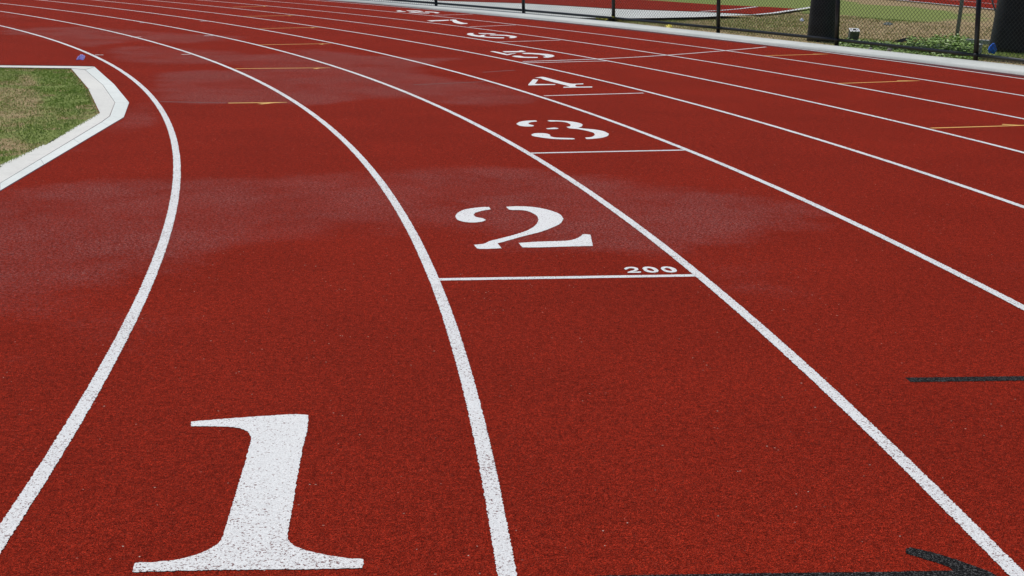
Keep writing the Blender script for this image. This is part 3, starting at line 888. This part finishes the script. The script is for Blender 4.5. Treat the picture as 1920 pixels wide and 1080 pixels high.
for (sa, _), (sb, _) in zip(allposts[:-1], allposts[1:]):
    wire_panel(sa, sb)

# ------------------------------------------------------------------ dark poles, posts and litter beyond the fence
def thick_pole(name, u, v, wpx, utop, H, lab):
    b = at(u, v, 0.0); r = wpx / 2 * np.dot(b - CP, fw) / FPX
    q0 = at_dist(utop, 0, b); d = (q0 - b); d /= d[2]
    rt_ = np.array([rt0[0], rt0[1]]); lean = float(d[:2] @ rt_)
    ax = np.array([rt_[0] * lean, rt_[1] * lean, 1.0])
    e = empty(name, tuple(b))
    tag(e, lab, 'pole', 'thick dark poles behind the fence')
    MB().tube([b + ax * (t * H - 0.05) for t in (0, 0.01, 0.25, 0.5, 0.75, 1.0)], r, 40, r * 0.93).build('shaft', POLEM, e)
    MB().tube([b + ax * H, b + ax * (H + 0.06)], r * 0.96, 32).build('cap', BLACKM, e)
    return b, r
thick_pole('dark_pole', 1540, 73.5, 54, 1543.5, 7.0, 'thick black round pole behind the fence, left of the small white box')
thick_pole('dark_pole', 1897, 93, 84, 1906, 7.0, 'thick black round pole at the right edge, beside the blue scrap')

def post(name, a, b_, r, mat, lab, H=2.0):
    p = at(a[0], a[1], -0.03); q0 = at_dist(b_[0], b_[1], p); d = q0 - p; d /= d[2]
    MB_ = MB().tube([p, p + d * H], r, 14)
    e = empty(name, tuple(p)); tag(e, lab, 'post')
    MB_.build('shaft', mat, e)
    MB().tube([p + d * H, p + d * (H + 0.015)], r * 1.1, 14).build('cap', mat, e)
post('grey_post', (1793, 75), (1804, 0), 0.034, GALV, 'slender leaning grey metal post behind the fence, rising from the weeds')
# thin brace up to the right pole
p0 = at_dist(1866, 20, at(1866, 86)); p1 = at_dist(1858, -6, at(1866, 86)); p2 = at_dist(1872, 40, at(1872, 88))
tag(MB().tube([p1 + (p1 - p2) * 1.5, p2], 0.013, 8).build('brace_rod', GALV, None), 'thin slanting grey rod beside the right thick pole', 'rod')
# pale rail lying on the ground between post and pole
a = at(1812, 76.8, 0.05); b = at(1866, 80.4, 0.05); mid_ = (a + b) / 2
tag(MB().box(Vector(mid_), (np.linalg.norm(b - a), 0.09, 0.07), math.atan2(b[1] - a[1], b[0] - a[0]), bev=0.006).build('pale_timber', simple('pale_timber', (0.42, 0.44, 0.46), 0.8, 0.2), None),
    'pale grey timber lying on the ground left of the right pole', 'timber')

# block with opening, its lit top and shaded sides put into the colours
b = at(1600, 74.5, -0.03); rzb = math.atan2(rt0[1], rt0[0])
e = empty('utility_box', tuple(b)); tag(e, 'small box with a white top and darkened sides, right of the left thick pole', 'box')
TB = Matrix.Translation((b[0], b[1], 0.055)) @ Matrix.Rotation(rzb, 4, 'Z') @ Matrix.Rotation(math.radians(20), 4, 'X')
def tb(x, y, z): return TB @ Vector((x, y, z))
TX = Matrix.Rotation(math.radians(20), 4, 'X')
MB().box(tb(0, 0, 0), (0.155, 0.13, 0.15), rzb, TX, 0.006).build('body', BOXS, e)
MB().box(tb(0, 0, 0.082), (0.165, 0.14, 0.012), rzb, TX, 0.004).build('lid', WHITEP, e)
MB().box(tb(0, 0, 0.090), (0.055, 0.045, 0.005), rzb, TX).build('opening', DARKHOLE, e)
b = at(1834, 101, -0.03)
e = empty('utility_box', tuple(b)); tag(e, 'small weathered white block at the foot of the rightmost fence post', 'box')
MB().box(Vector((b[0], b[1], 0.04)), (0.07, 0.08, 0.13), rzb + 0.2, bev=0.008).build('body', STONE, e)
MB().box(Vector((b[0], b[1], 0.11)), (0.075, 0.085, 0.012), rzb + 0.2, bev=0.003).build('lid', WHITEP, e)

def crumple(name, pix, depth_z, mat, lab, cat, thick=0.02, amp=0.012, lift=0.02, n=16, stand=0.0):
    """a crumpled scrap of film: outline on the ground, folded surface above it, closed below"""
    P = [at(u, v, 0.0) for u, v in pix]
    c = np.mean(P, 0)
    bm = bmesh.new()
    ring0 = []
    N = len(P)
    rings = []
    for f in np.linspace(1, 0.12, 6):
        rr = []
        for i, p in enumerate(P):
            q = c + (p - c) * f
            h = 0.004 + depth_z + lift * (1 - f) ** 0.7 + rng.uniform(-amp, amp) * (1 - f * 0.6) + stand * (1 - f)
            rr.append(bm.verts.new((q[0] + rng.uniform(-1, 1) * amp * 0.4, q[1] + rng.uniform(-1, 1) * amp * 0.4, max(depth_z + 0.003, h))))
        rings.append(rr)
    for a_, b_ in zip(rings[:-1], rings[1:]):
        for i in range(N): bm.faces.new((a_[i], a_[(i + 1) % N], b_[(i + 1) % N], b_[i]))
    bm.faces.new(rings[-1])
    low = [bm.verts.new((v.co.x, v.co.y, depth_z + 0.001)) for v in rings[0]]
    for i in range(N): bm.faces.new((low[i], low[(i + 1) % N], rings[0][(i + 1) % N], rings[0][i]))
    bmesh.ops.recalc_face_normals(bm, faces=bm.faces)
    me = bpy.data.meshes.new(name); bm.to_mesh(me); bm.free(); me.materials.append(mat)
    o = bpy.data.objects.new(name, me); COL.objects.link(o)
    return tag(o, lab, cat)
crumple('plastic_bag', [(142, 113), (146, 108), (150, 105), (155, 103), (160, 106), (159, 111), (155, 113), (150, 112), (146, 113)], 0.0, PURPLE,
        'crumpled purple plastic scrap lying beside the inner lane line', 'litter', lift=0.03, amp=0.016)
def leaning(name, pix, base, elev, thick, mat, lab, cat):
    p0 = at(base[0], base[1], -0.03)
    nrm = -rt0 * 0 + np.array([fw[0], fw[1], 0]) / math.hypot(fw[0], fw[1]) * -math.sin(elev) + np.array([0, 0, math.cos(elev)])
    bm = bmesh.new(); F_, B_ = [], []
    for u, v in pix:
        d = rt * (u - 960) / FPX - up * (v - 540) / FPX + fw
        t = np.dot(p0 - CP, nrm) / np.dot(d, nrm)
        q = CP + t * d + nrm * rng.uniform(-0.006, 0.006)
        F_.append(bm.verts.new(q)); B_.append(bm.verts.new(q - nrm * thick))
    bm.faces.new(F_); bm.faces.new(B_[::-1])
    for i in range(len(F_)):
        k = (i + 1) % len(F_); bm.faces.new((F_[k], F_[i], B_[i], B_[k]))
    bmesh.ops.triangulate(bm, faces=bm.faces); bmesh.ops.recalc_face_normals(bm, faces=bm.faces)
    me = bpy.data.meshes.new(name); bm.to_mesh(me); bm.free(); me.materials.append(mat)
    o = bpy.data.objects.new(name, me); COL.objects.link(o)
    return tag(o, lab, cat)
leaning('plastic_sheet', [(1676, 77), (1684, 75), (1694, 71.5), (1704, 70.5), (1712, 68), (1719, 68.5), (1716, 71.5), (1708, 74), (1704, 77), (1697, 76), (1691, 79.5), (1684, 78)], (1695, 80), math.radians(50), 0.012, BLKFILM,
        'torn black plastic sheet on the ground behind the fence', 'litter')
crumple('dark_clod', [(1656, 42), (1666, 41), (1676, 43), (1668, 44.5), (1658, 44)], -0.03, BOXS, 'small dark clod on the bare soil behind the fence', 'clod', lift=0.04, amp=0.01)
crumple('paper_scrap', [(1500, 35), (1505, 33), (1508, 36), (1503, 38)], -0.03, simple('pale_blue_paper', (0.45, 0.5, 0.62), 0.7, 0.2), 'tiny pale blue scrap left of the left thick pole', 'litter', lift=0.05, amp=0.012)
# the upright blue scrap: a little flag of film
b = at(1860, 101, 0.0)
bm = bmesh.new()
prof = [(-0.045, 0.01), (0.035, 0.0), (0.062, 0.045), (0.04, 0.085), (0.02, 0.125), (-0.01, 0.12), (-0.04, 0.08), (-0.058, 0.045)]
mpp = np.dot(b - CP, fw) / FPX
front = []; back = []
for px_, pz_ in prof:
    w_ = rng.uniform(-0.012, 0.012)
    p = b + np.array([rt0[0] * px_ * 1.1, rt0[1] * px_ * 1.1, pz_ * 1.25])
    front.append(bm.verts.new((p[0], p[1] - 0.012 + w_, p[2]))); back.append(bm.verts.new((p[0], p[1] + 0.02 + w_, p[2])))
cf = bm.verts.new((b[0], b[1] - 0.04, 0.07)); cb = bm.verts.new((b[0], b[1] + 0.03, 0.07))
N = len(front)
for i in range(N):
    bm.faces.new((front[i], front[(i + 1) % N], cf)); bm.faces.new((back[(i + 1) % N], back[i], cb))
    bm.faces.new((front[(i + 1) % N], front[i], back[i], back[(i + 1) % N]))
bmesh.ops.recalc_face_normals(bm, faces=bm.faces)
me = bpy.data.meshes.new('plastic_bag'); bm.to_mesh(me); bm.free(); me.materials.append(BLUE)
o = bpy.data.objects.new('plastic_bag', me); COL.objects.link(o)
tag(o, 'bright blue plastic scrap by the bottom rail left of the right thick pole', 'litter')

def tape(strips, lab):
    mb = MB()
    for pix in strips:
        mb.tube([at(u, v, z) for u, v, z in pix], 0.011, 6)
    return tag(mb.build('yellow_tape', YTAPE, None), lab, 'tape', 'yellow tape scraps along the fence')
tape([[(1119, 31, .03), (1124, 34, .02), (1130, 36, .02), (1137, 34, .04)], [(1127, 38.5, .02), (1132, 36.5, .05), (1139, 36, .03)], [(1118, 34, .06), (1128, 37, .04), (1136, 38, .01)]], 'tangle of yellow tape under the rail left of the third fence post')
tape([[(1147, 30, .10), (1150, 32.5, .10), (1155, 35, .08), (1163, 37.5, .02)], [(1149, 31, .12), (1157, 36, .06), (1165, 38, .02)]], 'yellow tape tied at the foot of a fence post')
crumple('yellow_tape', [(1248, 47), (1252, 46), (1260, 47), (1262, 49), (1256, 50), (1249, 49.5)], -0.03, simple('bright_yellow_film', (0.70, 0.58, 0.02), 0.5, 0.4), 'bright yellow scrap under the rail between two fence posts', 'tape', lift=0.06)['group'] = 'yellow tape scraps along the fence'

def stone(u, v, r, lab):
    b = at(u, v, 0.0)
    bm = bmesh.new(); bmesh.ops.create_icosphere(bm, subdivisions=2, radius=r)
    for vv in bm.verts:
        vv.co *= rng.uniform(0.8, 1.15); vv.co.z *= 0.9
        vv.co += Vector((b[0], b[1], 0.0 + r * 0.3))
    me = bpy.data.meshes.new('stone'); bm.to_mesh(me); bm.free(); me.materials.append(STONE)
    o = bpy.data.objects.new('stone', me); COL.objects.link(o)
    tag(o, lab, 'stone', 'pale stones at the edge of the concrete path')
stone(1632, 93.5, 0.030, 'small pale stone beneath the rail, left one of two')
stone(1668, 95, 0.036, 'slightly larger pale stone beneath the rail, right one of two')

# leafy weeds along the fence foot
def leaves(name, n, area, lab, sz=(0.025, 0.05), hz=(0.0, 0.13)):
    P = [at(u, v, 0.0) for u, v in area]
    lo = np.min(P, 0); hi = np.max(P, 0)
    V = []; F = []
    k = 0
    while k < n:
        x = rng.uniform(lo[0], hi[0]); y = rng.uniform(lo[1], hi[1])
        if not inside(np.array([x]), np.array([y]), P)[0]: continue
        k += 1
        z = -0.03 + rng.uniform(*hz) * (0.55 + 0.45 * math.sin(x * 7 + y * 5))
        s = rng.uniform(*sz); a = rng.uniform(0, 6.28); t = rng.uniform(-0.7, 0.7)
        d = np.array([math.cos(a), math.sin(a), 0]) * s; e_ = np.array([-math.sin(a) * math.cos(t), math.cos(a) * math.cos(t), math.sin(t)]) * s * 0.45
        c = np.array([x, y, z]); b0 = len(V)
        V += [c - d, c + e_ - d * .2, c + d, c - e_ - d * .2]
        F.append((b0, b0 + 1, b0 + 2, b0 + 3))
    o = mesh_obj(name, V, F, LEAF)
    return tag(o, lab, 'weeds', kind='stuff')
leaves('leafy_ground_cover', 4200, [(1700, 78), (1740, 76), (1790, 71), (1826, 76), (1840, 92), (1822, 103), (1760, 98), (1700, 90)], 'bright leafy weeds behind the bottom rail near the right pole')
leaves('low_ground_cover', 2600, [(1575, 74), (1620, 76), (1700, 82), (1720, 92), (1840, 106), (1830, 111), (1700, 98), (1565, 84)], 'low weeds along the fence foot', (0.02, 0.04), (0.0, 0.06))

# grass tufts beyond the fence
n = 210000
s_ = rng.uniform(10.5, 23.5, n); f_ = rng.uniform(0, 1, n) ** 1.15
off = conc_out(s_) + 0.02 + f_ * 12
W_ = ws(s_, off); x, y = W_[:, 0], W_[:, 1]
g = sample_grid(*ground_green, x, y)
cl = np.sin(x * 2.1 + 2 * np.sin(y * 1.3)) * np.sin(y * 1.9 + 1.5 * np.sin(x * 2.6))
g = g + 0.18 * cl + rng.normal(0, 0.15, len(x))
paved = inside(x, y, [(p[0], p[1]) for p in Pp]) | (off > 7.8 * LW + 9.0)
runP = [at(u, v, 0.005)[:2] for u, v in [(821, 1), (983, 5.9), (1146, 15.8), (1312, 21.8), (1417, 26.6), (1450, 23), (1515, 15.5), (1490, 16.2), (1443, 13.2), (1338, 8.5), (1234, 1.5), (1185, -1.5)]]
paved |= inside(x, y, runP)
k_ = (~paved) & (rng.uniform(0, 1, n) < np.clip(g * 1.1 + 0.12, 0.06, 1))
x, y, g, off = x[k_], y[k_], g[k_], off[k_]
blades('verge_grass', np.stack([x, y], -1), -0.036, rng.uniform(0.012, 0.035, len(x)), np.clip(g, 0, 1), rng.uniform(0.008, 0.016, len(x)), 'patchy grass on the ground beyond the fence')
